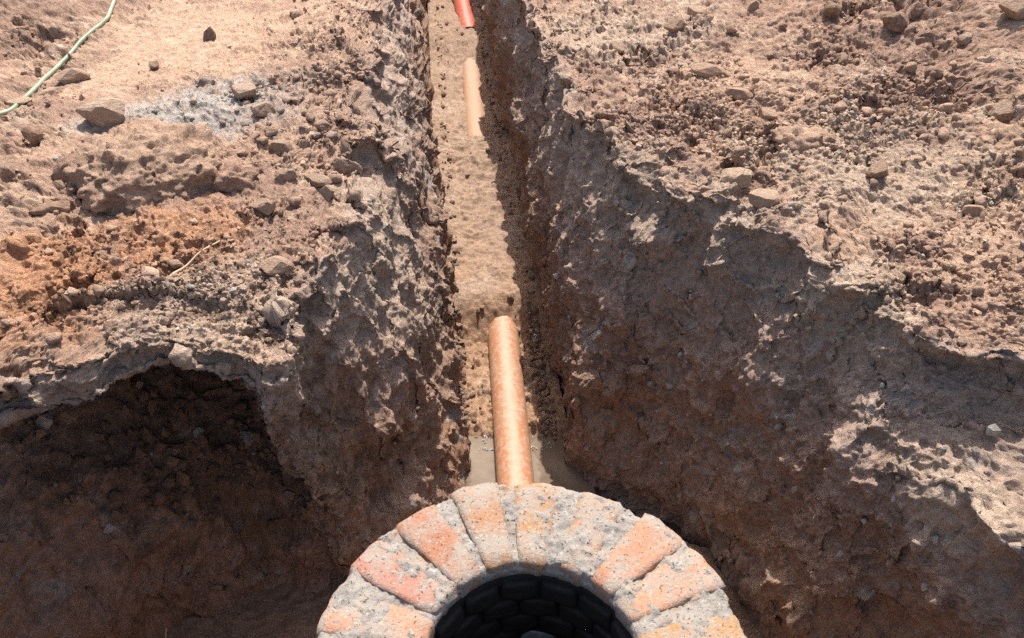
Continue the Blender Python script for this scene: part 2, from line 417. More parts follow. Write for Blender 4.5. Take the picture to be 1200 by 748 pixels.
right_blobs = [(.7,4.7,0,.6,PALE*.93,.6),(1.9,4.7,.1,.7,ROSE*.95,.6),(1.1,3.95,0,.5,TAN*1.1,.6),(1.55,3.1,0,.55,PALE*.93,.6),(1.8,2.4,0,.35,TAN*1.1,.7),
  (.45,3.15,-.12,.28,PALE*.85,.6),(.9,2.8,-.1,.25,PALE*.9,.6),(1.2,2.3,-.08,.25,PALE*.92,.6),(1.38,1.6,-.38,.22,PALE,.8),(1.0,2.2,-.4,.2,GREY*.8,.5)]
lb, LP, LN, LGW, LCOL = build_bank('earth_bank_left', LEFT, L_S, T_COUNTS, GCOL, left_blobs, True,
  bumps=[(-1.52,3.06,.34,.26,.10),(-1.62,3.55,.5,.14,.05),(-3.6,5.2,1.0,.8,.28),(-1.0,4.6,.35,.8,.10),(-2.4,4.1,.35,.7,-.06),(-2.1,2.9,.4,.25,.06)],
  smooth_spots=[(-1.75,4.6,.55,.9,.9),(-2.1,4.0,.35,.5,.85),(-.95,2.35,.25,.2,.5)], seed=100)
rb, RP, RN, RGW, RCOL = build_bank('earth_bank_right', RIGHT, R_S, T_COUNTS, GCOL, right_blobs, False,
  knobs=[(.60,3.04,-.27,.13,.10),(.53,2.88,-.72,.10,.08),(.82,2.76,-.22,.11,.09),(.44,3.16,-.16,.12,.07),(1.08,2.36,-.2,.10,.06)], bumps=[(2.4,4.8,.9,.9,.16),(.62,3.45,.22,.18,.06),(1.05,3.05,.2,.16,-.05)],
  smooth_spots=[(1.1,4.0,.35,.25,.7),(1.75,2.45,.25,.25,.7)], seed=300, clod_gain=1.35)

# ------------------------------------------------------------------ trench floor and the far ground
def floor_z(x, y):
    """bed of the trench: puddle by the shaft, backfill over the pipe, a step, an open length, then the far end"""
    z = np.full_like(y, -1.58)
    z -= 0.085 * sstep(3.10, 2.95, y)
    z += 0.215 * sstep(3.72, 4.05, y)
    z -= 0.095 * sstep(6.20, 6.33, y)
    z -= 0.01 * sstep(6.9, 7.1, y)
    z += 0.11 * sstep(2.35, 2.0, y) * sstep(0.95, 0.75, np.abs(x - 0.1)) + 0.11 * sstep(0.30, 0.40, np.abs(x - 0.25 + 0.0928 * y)) * sstep(2.9, 2.7, y)
    z += 0.145 * sstep(7.8, 8.5, y + 0.5 * (x + 0.4))
    return z

def build_floor():
    ys = np.concatenate([np.linspace(-1.0, 1.8, 40, endpoint=False), np.linspace(1.8, 4.3, 330, endpoint=False), np.linspace(4.3, 6.6, 220, endpoint=False), np.linspace(6.6, 10.9, 200)])
    us = np.linspace(-1, 1, 130)
    Y, U = np.meshgrid(ys, us, indexing='ij')
    half = 0.34 + 1.75 * sstep(2.7, 1.4, Y)
    X = 0.25 - 0.0928 * Y + U * half
    x, y = X.ravel(), Y.ravel()
    z = floor_z(x, y)
    u = (x - (0.25 - 0.0928 * y)) / 0.25
    P = np.stack([x, y, z], 1)
    Q = P * np.array([1, 1, 0])
    P[:, 2] += 0.035 * np.clip(np.abs(u) - 0.55, 0, 1) ** 1.5 + 0.014 * fbm(Q * 3, 3, 501)
    lumpy = sstep(3.95, 3.6, y) * sstep(2.95, 3.1, y) + 0.5 * sstep(6.3, 6.5, y) + 0.30 + 0.5 * sstep(2.0, 1.5, y)
    P[:, 2] += lumpy * (0.030 * lumps(Q, 0.075, 511, 0.45) + 0.018 * lumps(Q, 0.035, 517, 0.5))
    # trodden crusts across the backfill
    P[:, 2] += (0.020 * ridged(Q * np.array([2.4, 5.0, 1]) + 0.4, 3, 541) + 0.03 * fbm(Q * 4.5, 3, 543) - 0.015) * sstep(4.0, 4.5, y) * sstep(6.45, 6.2, y)
    P[:, 2] -= 0.022 * lumps(Q * np.array([1, .6, 1]), 0.16, 545, 0.5) * sstep(3.9, 4.2, y)
    P[:, 2] += 0.012 * fbm(Q * 20, 3, 551)
    # the far end rises to the open ground
    P[:, 2] += 1.62 * sstep(10.35, 10.9, y + 0.15 * fbm(Q * 4, 2, 561))
    n1 = fbm(Q * 2.2, 3, 571); n3 = fbm(Q * 15, 3, 577)
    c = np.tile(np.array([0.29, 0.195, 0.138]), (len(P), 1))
    c = lerp(c, np.array([0.30, 0.18, 0.11]), sstep(4.6, 3.6, y + 0.6 * n1))
    c = lerp(c, np.array([0.35, 0.25, 0.185]), 0.6 * sstep(0.0, 0.5, n1))
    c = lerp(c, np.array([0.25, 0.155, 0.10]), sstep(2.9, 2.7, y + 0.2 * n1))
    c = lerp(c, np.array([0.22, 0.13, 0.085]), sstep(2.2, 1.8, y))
    c *= (1 + 0.25 * n3)[:, None]
    me = mesh_np('trench_floor', P, grid_faces(len(ys), len(us), True), M_floor, np.clip(c, .02, .7))
    return tag(link(bpy.data.objects.new('trench_floor', me)), kind='structure'), P
fl, FP = build_floor()

def build_far_ground():
    out = 160.0
    a = [(-8.3, -7.5), (8.3, -7.5), (8.3, 12.2), (-8.3, 12.2)]
    b = [(-out, -out), (out, -out), (out, out), (-out, out)]
    V = [(x, y, 0.06) for x, y in a] + [(x, y, 0.0) for x, y in b]
    F = [(i, 4 + i, 4 + (i + 1) % 4, (i + 1) % 4) for i in range(4)]
    k = len(V)
    V += [(-8.4, 10.8, 0.03), (8.4, 10.8, 0.03), (8.4, 12.4, 0.05), (-8.4, 12.4, 0.05)]
    F.append((k, k + 1, k + 2, k + 3))
    me = mesh_np('ground', V, F, M_soil, np.tile(TAN, (len(V), 1)), False)
    return tag(link(bpy.data.objects.new('ground', me)), kind='structure')
build_far_ground()

# ------------------------------------------------------------------ surface look-up on the banks
LG = LP[LGW > 0.4]; RG = RP[RGW > 0.4]
def on_ground(x, y, r=0.03):
    """height of the soil at (x, y)"""
    P = LG if x < 0.25 - 0.0928 * y else RG
    d = (P[:, 0] - x) ** 2 + (P[:, 1] - y) ** 2
    k = np.argpartition(d, 12)[:12]
    return float(np.mean(P[k, 2]))

# ------------------------------------------------------------------ brick manhole shaft
def manhole_materials():
    m, nt, N, L, bs = new_mat('mortar')
    geo = N.new('ShaderNodeNewGeometry'); co = geo.outputs['Position']
    c = mixc(nt, (0.22, 0.195, 0.17), (0.34, 0.305, 0.265), noise_fac(nt, co, 22, 0.3, 0.7, 6, 0.7))
    c = mixc(nt, c, (0.40, 0.26, 0.17), noise_fac(nt, co, 13, 0.52, 0.70, 4, 0.6, 0, 0.65))
    c = mixc(nt, c, (0.50, 0.47, 0.43), noise_fac(nt, co, 60, 0.60, 0.70, 3, 0.6, 0, 0.6))
    c = mixc(nt, c, (0.05, 0.045, 0.04), noise_fac(nt, co, 105, 0.41, 0.35, 3, 0.65, 0, 0.9))
    L.new(c, bs.inputs['Base Color']); bs.inputs['Roughness'].default_value = 0.95
    bs.inputs['Specular IOR Level'].default_value = 0.148
    L.new(bump(nt, noise_fac(nt, co, 120, 0, 1, 5, 0.7), 0.8, 0.008), bs.inputs['Normal'])
    mortar = m
    m, nt, N, L, bs = new_mat('old_brick')
    geo = N.new('ShaderNodeNewGeometry'); co = geo.outputs['Position']
    oi = N.new('ShaderNodeObjectInfo')
    c = mixc(nt, (0.34, 0.165, 0.095), (0.39, 0.215, 0.135), noise_fac(nt, co, 30, 0.3, 0.7, 5, 0.7))
    c = mixc(nt, c, oi.outputs['Color'], 1.0, 'MULTIPLY')
    c = mixc(nt, c, (0.29, 0.255, 0.215), noise_fac(nt, co, 11, 0.42, 0.58, 6, 0.78, 0, 0.9))
    c = mixc(nt, c, (0.52, 0.45, 0.38), noise_fac(nt, co, 140, 0.60, 0.68, 3, 0.6, 0, 0.6))
    c = mixc(nt, c, (0.06, 0.045, 0.04), noise_fac(nt, co, 110, 0.40, 0.34, 3, 0.65, 0, 0.85))
    L.new(c, bs.inputs['Base Color']); bs.inputs['Roughness'].default_value = 0.92
    bs.inputs['Specular IOR Level'].default_value = 0.148
    L.new(bump(nt, noise_fac(nt, co, 90, 0, 1, 5, 0.7), 0.7, 0.008), bs.inputs['Normal'])
    brick = m
    m, nt, N, L, bs = new_mat('shaded_shaft_lining')
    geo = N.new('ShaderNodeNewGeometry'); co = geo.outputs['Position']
    c = mixc(nt, (0.007, 0.005, 0.004), (0.020, 0.014, 0.010), noise_fac(nt, co, 18, 0.35, 0.68, 5, 0.7))  # near-black base colour carries the shade inside the shaft
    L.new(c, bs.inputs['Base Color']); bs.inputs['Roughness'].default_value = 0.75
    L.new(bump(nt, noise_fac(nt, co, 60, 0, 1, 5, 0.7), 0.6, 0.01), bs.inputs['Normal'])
    return mortar, brick, m
M_mortar, M_brick, M_shaft_shade = manhole_materials()

MC = Vector((0.045, 0.935, -0.07)); RI, RO = 0.235, 0.50
def revolve(name, prof, nth, disp, mat, parent):
    """a turned, roughened shell; prof is (r, z) pairs already finely sampled"""
    prof = np.array(prof); th = np.arange(nth) / nth * 2 * math.pi
    Rr, T = np.meshgrid(prof[:, 0], th, indexing='ij'); Z = np.repeat(prof[:, 1:2], nth, 1)
    P = np.stack([Rr * np.cos(T), Rr * np.sin(T), Z], 2).reshape(-1, 3)
    P = P + disp(P, Rr.ravel())
    i = np.arange(len(prof) * nth).reshape(len(prof), nth); j = np.roll(i, -1, 1)
    F = np.stack([i[:-1].ravel(), j[:-1].ravel(), j[1:].ravel(), i[1:].ravel()], 1)
    return link(bpy.data.objects.new(name, mesh_np(name, P, F, mat)), parent)

manhole = link(bpy.data.objects.new('manhole_shaft', None)); manhole.location = MC
tag(manhole, 'round brick manhole shaft with mortar-smeared top rising from the pit', 'manhole')

def mortar_disp(P, r):
    top = sstep(-0.06, -0.012, P[:, 2])
    d = np.zeros_like(P)
    d[:, 2] = top * (0.015 * fbm(P * 9 + 4, 4, 701) - 0.006 * ridged(P * 30, 3, 707) + 0.007 + 0.005 * lumps(P, 0.02, 711, 0.5))
    rad = P[:, :2] / np.maximum(r, 1e-4)[:, None]
    k = sstep(0.40, 0.50, r) * (0.012 * fbm(P * 6, 3, 719) + 0.010 * fbm(P * 28, 3, 723) + 0.004)
    d[:, :2] = rad * k[:, None]
    return d
prof = [(0.262, -0.09), (0.243, -0.03)] + [(0.243 + 0.012 * t, -0.03 + 0.024 * t) for t in np.linspace(0.2, 1, 4)]
prof += [(r, -0.004) for r in np.linspace(0.260, 0.482, 44)]
prof += [(0.488, -0.008), (0.493, -0.016), (0.496, -0.028)] + [(0.498 + 0.01 * t, -0.04 - 1.6 * t) for t in np.linspace(0, 1, 60) ** 1.4]
revolve('mortar_bed', prof, 420, mortar_disp, M_mortar, manhole)
def lining_disp(P, r):
    d = np.zeros_like(P); k = 0.006 * fbm(P * 14, 3, 741)
    d[:, :2] = P[:, :2] / np.maximum(r, 1e-4)[:, None] * k[:, None]
    return d
revolve('shaft_lining', [(0.27, -0.05)] + [(0.252, -0.06 - 1.6 * t) for t in np.linspace(0, 1, 60)] + [(0.1, -1.66), (0.002, -1.67)], 120, lining_disp, M_shaft_shade, manhole)

def brick_mesh(seed, length, w_in, w_out, h, mat, nu=12, nv=6, nw=4):
    """radial brick along +X from its inner end, rough faces, worn arrises"""
    bm = bmesh.new()
    bmesh.ops.create_cube(bm, size=1.0)
    bmesh.ops.subdivide_edges(bm, edges=bm.edges[:], cuts=5, use_grid_fill=True)
    co = np.array([v.co[:] for v in bm.verts]) * 2
    e = np.abs(co) ** 14
    co = co / (1 + 0.045 * ((e[:, 0] * e[:, 1] + e[:, 1] * e[:, 2] + e[:, 0] * e[:, 2])))[:, None]
    u = co[:, 0] * 0.5 + 0.5
    w = (w_in + (w_out - w_in) * u)
    P = np.stack([u * length, co[:, 1] * 0.5 * w, (co[:, 2] - 1) * 0.5 * h], 1)
    P += 0.006 * np.stack([fbm(P * 22 + seed, 3, seed + k) for k in (1, 2, 3)], 1)
    for v, p in zip(bm.verts, P): v.co = p
    me = bpy.data.meshes.new('brick'); bm.to_mesh(me); bm.free()
    me.polygons.foreach_set('use_smooth', [True] * len(me.polygons))
    me.materials.append(mat)
    return me

rng = random.Random(4)
tops = [brick_mesh(801 + 9 * k, 0.245 + 0.008 * (k % 3), 0.072, 0.118 + 0.010 * (k % 3), 0.066, M_brick) for k in range(5)]
NB = 18
for k in range(NB):
    a = (k + 0.35 + rng.uniform(-.12, .12)) / NB * 2 * math.pi
    b = link(bpy.data.objects.new('brick', tops[rng.randrange(5)]), manhole)
    r0 = RI + 0.006 + rng.uniform(0.0, 0.008)
    b.location = (r0 * math.cos(a), r0 * math.sin(a), rng.uniform(0.0, 0.009))
    b.rotation_euler = (rng.uniform(-.05, .05), rng.uniform(-.025, .025), a + rng.uniform(-.06, .06))
    g = rng.uniform(0.85, 1.1); b.color = (g, g * rng.uniform(.9, 1.08), g * rng.uniform(.85, 1.1), 1)
inner = [brick_mesh(861 + 9 * k, 0.05, 0.094, 0.105, 0.069, M_shaft_shade) for k in range(3)]
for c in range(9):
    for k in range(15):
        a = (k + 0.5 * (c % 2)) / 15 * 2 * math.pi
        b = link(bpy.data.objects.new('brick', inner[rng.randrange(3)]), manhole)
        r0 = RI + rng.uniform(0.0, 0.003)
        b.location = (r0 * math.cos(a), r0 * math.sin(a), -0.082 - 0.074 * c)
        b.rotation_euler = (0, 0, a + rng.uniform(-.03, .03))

def rough_blob(name, seed, scale, mat, sub=4, amp=0.25, freq=2.2, colors=None, flat=0.0):
    bm = bmesh.new(); bmesh.ops.create_icosphere(bm, subdivisions=sub, radius=1.0)
    P = np.array([v.co[:] for v in bm.verts])
    F = np.array([[v.index for v in f.verts] for f in bm.faces]); bm.free()
    n = P.copy()
    P = P * (1 + amp * fbm(n * freq * 0.6 + seed, 3, seed))[:, None]
    P = P + n * (0.35 * amp * ridged(n * freq * 1.7 + seed, 3, seed + 7))[:, None]
    for (axis, lim) in _cuts(seed):                    # a few broken faces
        d = P @ axis; over = np.clip(d - lim, 0, None)
        P = P - axis[None] * (over * (1 - flat) if flat else over * 0.85)[:, None]
    P = P * np.array(scale)
    return mesh_np(name, P, F, mat, None if colors is None else np.tile(colors, (len(P), 1)) * (1 + 0.3 * fbm(P * 20, 3, seed))[:, None])

def _cuts(seed):
    r = np.random.RandomState(seed)
    out = []
    for k in range(9):
        a = r.normal(size=3); a /= np.linalg.norm(a); out.append((a, r.uniform(0.55, 0.85)))
    return out

m, nt, N, L, bs = new_mat('fresh_cement')
bs.inputs['Base Color'].default_value = (0.20, 0.21, 0.22, 1); bs.inputs['Roughness'].default_value = 0.6
p = link(bpy.data.objects.new('mortar_patch', rough_blob('mortar_patch', 31, (0.055, 0.005, 0.045), m, 3, 0.45)), manhole)
p.location = (0.018, 0.229, -0.335)
tag(p, 'pale cement smear on the dark inner wall')

# ------------------------------------------------------------------ pipes
def pipe_material(name, base, worn, dust, dust_lo, dust_hi, amount):
    m, nt, N, L, bs = new_mat(name)
    tc = N.new('ShaderNodeTexCoord'); co = tc.outputs['Object']
    c = mixc(nt, base, worn, noise_fac(nt, co, 6, 0.35, 0.7, 5, 0.65))
    # mud splashes, denser along the crown where the backfill fell
    sx = N.new('ShaderNodeSeparateXYZ'); L.new(co, sx.inputs[0])
    ab = N.new('ShaderNodeMath'); ab.operation = 'ABSOLUTE'; L.new(sx.outputs['X'], ab.inputs[0])
    mr = N.new('ShaderNodeMapRange'); mr.inputs[1].default_value = 0.045; mr.inputs[2].default_value = 0.0
    mr.inputs[3].default_value = 0.0; mr.inputs[4].default_value = 0.20
    L.new(ab.outputs[0], mr.inputs[0])
    n = N.new('ShaderNodeTexNoise'); n.inputs['Scale'].default_value = 34; n.inputs['Detail'].default_value = 6; n.inputs['Roughness'].default_value = 0.7
    L.new(co, n.inputs['Vector'])
    ad = N.new('ShaderNodeMath'); ad.operation = 'ADD'; L.new(n.outputs['Fac'], ad.inputs[0]); L.new(mr.outputs[0], ad.inputs[1])
    r2 = N.new('ShaderNodeMapRange'); r2.inputs[1].default_value = dust_lo; r2.inputs[2].default_value = dust_hi
    r2.inputs[3].default_value = 0; r2.inputs[4].default_value = amount
    L.new(ad.outputs[0], r2.inputs[0])
    c = mixc(nt, c, dust, r2.outputs[0])
    L.new(c, bs.inputs['Base Color'])
    rg = N.new('ShaderNodeMapRange'); rg.inputs[3].default_value = 0.42; rg.inputs[4].default_value = 0.9
    L.new(r2.outputs[0], rg.inputs[0]); L.new(rg.outputs[0], bs.inputs['Roughness'])
    L.new(bump(nt, r2.outputs[0], 0.3, 0.004), bs.inputs['Normal'])
    return m
M_pipe = pipe_material('orange_pvc', (0.42, 0.175, 0.085), (0.39, 0.205, 0.115), (0.46, 0.345, 0.255), 0.46, 0.72, 0.85)
M_pipe_d = pipe_material('dusty_orange_pvc', (0.50, 0.235, 0.125), (0.47, 0.28, 0.17), (0.40, 0.27, 0.19), 0.40, 0.60, 0.95)
M_pipe_r = pipe_material('red_pvc', (0.55, 0.10, 0.065), (0.52, 0.14, 0.09), (0.50, 0.32, 0.24), 0.50, 0.80, 0.7)

def pipe(p0, p1, rad, mat, label, collar=True):
    """hollow pipe with a spigot bevel at the near end and a wider socket at the far end; local Z is up, Y along"""
    p0, p1 = Vector(p0), Vector(p1); ln = (p1 - p0).length; ns = 48
    t = 0.006
    prof = [(rad - t, 0.0), (rad - 0.003, 0.0), (rad, 0.012)] + [(rad, y) for y in np.linspace(0.02, ln - 0.17, 24)]
    prof += [(rad + 0.009, ln - 0.15), (rad + 0.010, ln - 0.10), (rad + 0.016, ln - 0.085), (rad + 0.016, ln - 0.055), (rad + 0.010, ln - 0.04), (rad + 0.010, ln), (rad + 0.003, ln), (rad + 0.003, ln - 0.12), (rad - t, ln - 0.14), (rad - t, 0.0)]
    V, F = [], []
    for (r, y) in prof:
        for k in range(ns):
            a = k / ns * 2 * math.pi
            V.append((r * math.sin(a), y, r * math.cos(a)))
    for i in range(len(prof) - 1):
        for k in range(ns):
            F.append((i * ns + k, (i + 1) * ns + k, (i + 1) * ns + (k + 1) % ns, i * ns + (k + 1) % ns))
    o = link(bpy.data.objects.new('sewer_pipe', mesh_np('sewer_pipe', V, F, mat)))
    o.location = p0
    d = (p1 - p0).normalized()
    z = Vector((0, 0, 1)); x = d.cross(z).normalized(); z = x.cross(d)
    o.rotation_euler = Matrix((x, d, z)).transposed().to_euler()
    return tag(o, label, 'pipe', 'lengths of sewer pipe laid in the trench')
pipe((0.097, 1.42, -1.56), (-0.10, 4.55, -1.545), 0.096, M_pipe, 'bare orange plastic pipe running from the puddle behind the manhole')
pipe((-0.275, 6.0, -1.515), (-0.475, 8.75, -1.50), 0.094, M_pipe_d, 'pale dusty pipe half buried in the middle of the trench floor')
pipe((-0.465, 8.75, -1.40), (-0.76, 10.75, -1.10), 0.094, M_pipe_r, 'bright red pipe at the far end of the trench')

# ------------------------------------------------------------------ puddle and foam
def water_material():
    m, nt, N, L, bs = new_mat('muddy_water')
    geo = N.new('ShaderNodeNewGeometry'); co = geo.outputs['Position']
    L.new(mixc(nt, (0.14, 0.10, 0.07), (0.21, 0.16, 0.115), noise_fac(nt, co, 5, 0.35, 0.65, 4, 0.6)), bs.inputs['Base Color'])
    bs.inputs['Roughness'].default_value = 0.03; bs.inputs['IOR'].default_value = 1.33
    L.new(bump(nt, noise_fac(nt, co, 9, 0, 1, 2, 0.5), 0.12, 0.01), bs.inputs['Normal'])
    return m
ys = np.linspace(1.35, 3.1, 40); us = np.linspace(-1, 1, 24)
Yw, Uw = np.meshgrid(ys, us, indexing='ij')
Xw = 0.25 - 0.0928 * Yw + Uw * (0.42 + 0.0 * Yw)
Wp = np.stack([Xw, Yw, np.full_like(Xw, -1.606)], 2).reshape(-1, 3)
puddle = link(bpy.data.objects.new('puddle_water', mesh_np('puddle_water', Wp, grid_faces(40, 24, True), water_material())))
tag(puddle, kind='structure')

# ------------------------------------------------------------------ garden hose
m, nt, N, L, bs = new_mat('faded_green_hose')
geo = N.new('ShaderNodeNewGeometry')
L.new(mixc(nt, (0.19, 0.25, 0.15), (0.34, 0.36, 0.25), noise_fac(nt, geo.outputs['Position'], 16, 0.4, 0.65, 4, 0.6)), bs.inputs['Base Color'])
bs.inputs['Roughness'].default_value = 0.5
M_hose = m
def tube_np(path, rad, ns):
    path = np.array(path); t = np.gradient(path, axis=0); t /= np.linalg.norm(t, axis=1, keepdims=True)
    x = np.cross(t, np.array([0, 0, 1.0])); x /= np.linalg.norm(x, axis=1, keepdims=True); z = np.cross(x, t)
    rad = np.broadcast_to(rad, len(path))
    V = np.concatenate([[p + r * (math.cos(a) * xx + math.sin(a) * zz) for a in np.arange(ns) / ns * 2 * math.pi] for p, xx, zz, r in zip(path, x, z, rad)])
    i = np.arange(len(path) * ns).reshape(len(path), ns); j = np.roll(i, -1, 1)
    return V, np.stack([i[:-1].ravel(), i[1:].ravel(), j[1:].ravel(), j[:-1].ravel()], 1)

HOSE = [(-2.7,7.4),(-2.52,6.2),(-2.43,5.15),(-2.37,4.74),(-2.40,4.45),(-2.43,4.12),(-2.41,3.81),(-2.42,3.57),(-2.62,3.35),(-2.85,3.05),(-3.2,2.7)]
def draped(pts, n, rad, sm=9):
    P = catmull(np.array(pts, float), [n] * (len(pts) - 1))
    z = np.array([on_ground(x, y) for x, y in P[:, :2]])
    k = np.ones(sm) / sm; zs = np.convolve(np.pad(z, sm // 2, 'edge'), k, 'valid')
    return np.column_stack([P, np.maximum(zs, z - 0.01) + rad * 0.8])
V, F = tube_np(draped(HOSE, 10, 0.010), 0.0115, 12)
tag(link(bpy.data.objects.new('garden_hose', mesh_np('garden_hose', V, F, M_hose))), 'faded green hose curving over the dirt at the upper left', 'hose')

# ------------------------------------------------------------------ twigs
m, nt, N, L, bs = new_mat('dry_straw')
bs.inputs['Base Color'].default_value = (0.48, 0.36, 0.23, 1); bs.inputs['Roughness'].default_value = 0.8
M_straw = m

def on_pts(pts, rad):
    return [(x, y, on_ground(x, y) + rad) for x, y in pts]
def twig(pts, r0, r1, label, parts=()):
    P = catmull(np.array(pts, float), [6] * (len(pts) - 1))
    V, F = tube_np(P, np.linspace(r0, r1, len(P)), 7)
    o = tag(link(bpy.data.objects.new('dry_twig', mesh_np('dry_twig', V, F, M_straw))), label, 'twig')
    for q in parts:
        Q = catmull(np.array(q, float), [5] * (len(q) - 1)); V, F = tube_np(Q, np.linspace(r0 * .8, r1, len(Q)), 7)
        link(bpy.data.objects.new('side_shoot', mesh_np('side_shoot', V, F, M_straw)), o)
    return o
twig(on_pts([(-1.17,2.23),(-1.20,2.31),(-1.17,2.37),(-1.13,2.43),(-1.08,2.50)], 0.012), 0.006, 0.003, 'pale forked straw twig lying on the left bank above the hollow', [on_pts([(-1.195,2.31),(-1.225,2.315),(-1.24,2.30)], 0.012)])
twig([(-1.40,1.66,-1.50),(-1.40,1.70,-1.42),(-1.385,1.74,-1.33)], 0.004, 0.0025, 'thin pale stick standing in the dark hollow at the lower left')

# ------------------------------------------------------------------ stones and clods
def stone_mesh(seed, amp=0.22, sub=3):
    bm = bmesh.new(); bmesh.ops.create_icosphere(bm, subdivisions=sub, radius=1.0)
    P = np.array([v.co[:] for v in bm.verts]); F = np.array([[v.index for v in f.verts] for f in bm.faces]); bm.free()
    n = P.copy()
    P = P * (1 + amp * fbm(n * 1.1 + seed, 2, seed))[:, None]
    for (axis, lim) in _cuts(seed):
        P = P - axis[None] * (np.clip(P @ axis - lim * 0.88, 0, None) * 0.96)[:, None]
    P = P + n * (0.05 * fbm(n * 4 + seed, 3, seed + 5))[:, None]
    return mesh_np('stone', P * 0.56, F, M_stone, None, False)
stones = [stone_mesh(900 + 11 * k) for k in range(9)]

# x, y on the ground, width, depth, height, turn, tint, label
STONES = [
 (-2.27,4.00,.17,.11,.10,10,(1.2,1.1,1.0),'pale blocky stone lying beside the hose'),
 (-2.31,3.86,.14,.08,.05,30,(1.3,1.2,1.1),'flat pale stone slab just below the pale block by the hose'),
 (-2.41,3.72,.13,.08,.04,15,(1.3,1.25,1.15),'small flat whitish stone under the hose at the left edge'),
 (-1.70,4.53,.11,.10,.10,50,(.55,.52,.5),'round dark grey stone alone on the smooth path'),
 (-2.12,3.32,.15,.12,.11,-20,(.6,.48,.42),'dark brown chunky stone at the left edge below the path'),
 (-1.88,3.48,.25,.16,.13,15,(1.25,1.2,1.15),'large whitish grey rock at the left end of the rubble line'),
 (-1.30,3.72,.16,.11,.09,40,(1.15,1.12,1.1),'grey rock in the middle of the pale rubble line'),
 (-1.16,3.50,.14,.12,.09,70,(1.05,1.0,.97),'grey rock at the right end of the rubble line'),
 (-.95,2.68,.13,.08,.07,-12,(1.0,.9,.82),'flat tan stone on the left bank casting a small shadow'),
 (-.83,2.32,.115,.10,.08,20,(1.15,1.05,.95),'rounded pale stone on the rim nearest the dark hollow'),
 (-.93,2.95,.09,.07,.07,0,(.95,.9,.86),'squarish grey stone in the pebble cluster, farthest from the trench'),
 (-.82,2.99,.13,.06,.06,-5,(1.1,1.05,1.0),'long pale stone in the pebble cluster beside the trench'),
 (-.75,2.86,.09,.08,.07,35,(1.05,1.0,.95),'pale stone in the pebble cluster, nearest the trench rim'),
 (-.76,3.07,.09,.07,.06,60,(1.0,.95,.9),'small grey stone at the top of the pebble cluster'),
 (-1.80,2.72,.18,.08,.06,24,(.75,.62,.55),'flat dark reddish stone above the orange patch at the left'),
 (-1.88,4.13,.07,.06,.05,10,(.6,.55,.5),'tiny dark stone on the smooth path'),
 (-1.00,3.18,.10,.09,.07,10,(.9,.84,.8),'brownish grey stone behind the pebble cluster'),
 (-1.745,5.26,.22,.10,.07,5,(1.5,1.5,1.5),'whitish stone at the top edge of the left bank'),
 (1.00,3.99,.22,.10,.09,-24,(1.25,1.1,.95),'long tan stone lying on the right bank near the trench'),
 (1.47,4.56,.08,.07,.06,10,(1.15,1.1,1.05),'small pale round stone upslope on the right bank'),
 (1.09,4.85,.13,.10,.09,-20,(1.2,1.1,1.0),'pale stone at the top of the right bank, nearest the trench'),
 (1.43,4.87,.11,.09,.08,30,(1.1,1.0,.9),'tan stone at the top edge, right of the pale one'),
 (1.77,4.53,.13,.10,.09,15,(.6,.48,.42),'dark brown lump high on the right bank'),
 (2.00,4.23,.15,.11,.10,-15,(.62,.5,.43),'dark brown lump below the other dark lump, right bank'),
 (1.20,3.56,.12,.09,.07,5,(1.15,1.0,.88),'smooth tan stone, right one of the pair above the pit rim'),
 (1.09,3.72,.14,.10,.07,-10,(1.15,1.0,.88),'smooth tan stone, left one of the pair above the pit rim'),
 (2.23,3.44,.13,.11,.12,40,(1.0,.95,.9),'upright grey stone with dark shadow near the right edge'),
 (2.62,4.22,.22,.18,.15,10,(1.0,.92,.86),'large grey rock in the upper right corner'),
 (.95,3.03,.13,.16,.11,-35,(1.35,1.3,1.2),'pale elongated stone sticking out of the pit rim'),
 (1.02,2.85,.13,.11,.09,10,(1.25,1.15,1.05),'pale flat stone on the pit rim below the elongated one'),
 (1.41,2.44,.09,.06,.05,20,(1.35,1.25,1.15),'small whitish stone on the right bank near the lit ledge'),
 (2.05,3.79,.12,.09,.08,5,(.9,.8,.72),'brown angular stone on the right slope below the dark lumps'),
 (1.66,3.96,.09,.08,.07,60,(.95,.85,.75),'small brown stone in the middle of the right bank'),
 (.58,4.45,.11,.09,.08,20,(1.0,.9,.8),'tan lump beside the far trench rim on the right'),
 (1.75,2.64,.10,.08,.07,0,(1.1,.95,.82),'tan stone low on the right bank near the photo edge'),
 (1.49,2.92,.11,.09,.08,45,(.95,.84,.74),'brown stone on the right bank behind the pale rim stones'),
 (.93,4.60,.14,.11,.09,30,(.9,.78,.68),'brown chunky stone between the trench and the long tan stone'),
 (2.29,4.05,.10,.09,.08,10,(1.1,1.05,1.0),'pale grey stone left of the corner rock'),
]
for i, (x, y, w, d, h, tz, tint, lab) in enumerate(STONES):
    o = link(bpy.data.objects.new('stone', stones[i % len(stones)]))
    o.scale = (w * 0.92, d * 0.92, h * 1.0); o.rotation_euler = (R((i * 37) % 17 - 8), R((i * 23) % 15 - 7), R(tz))
    o.location = (x, y, on_ground(x, y) + h * 0.22)
    o.color = (*tint, 1)
    tag(o, lab, 'stone', 'stones lying on the trench banks')

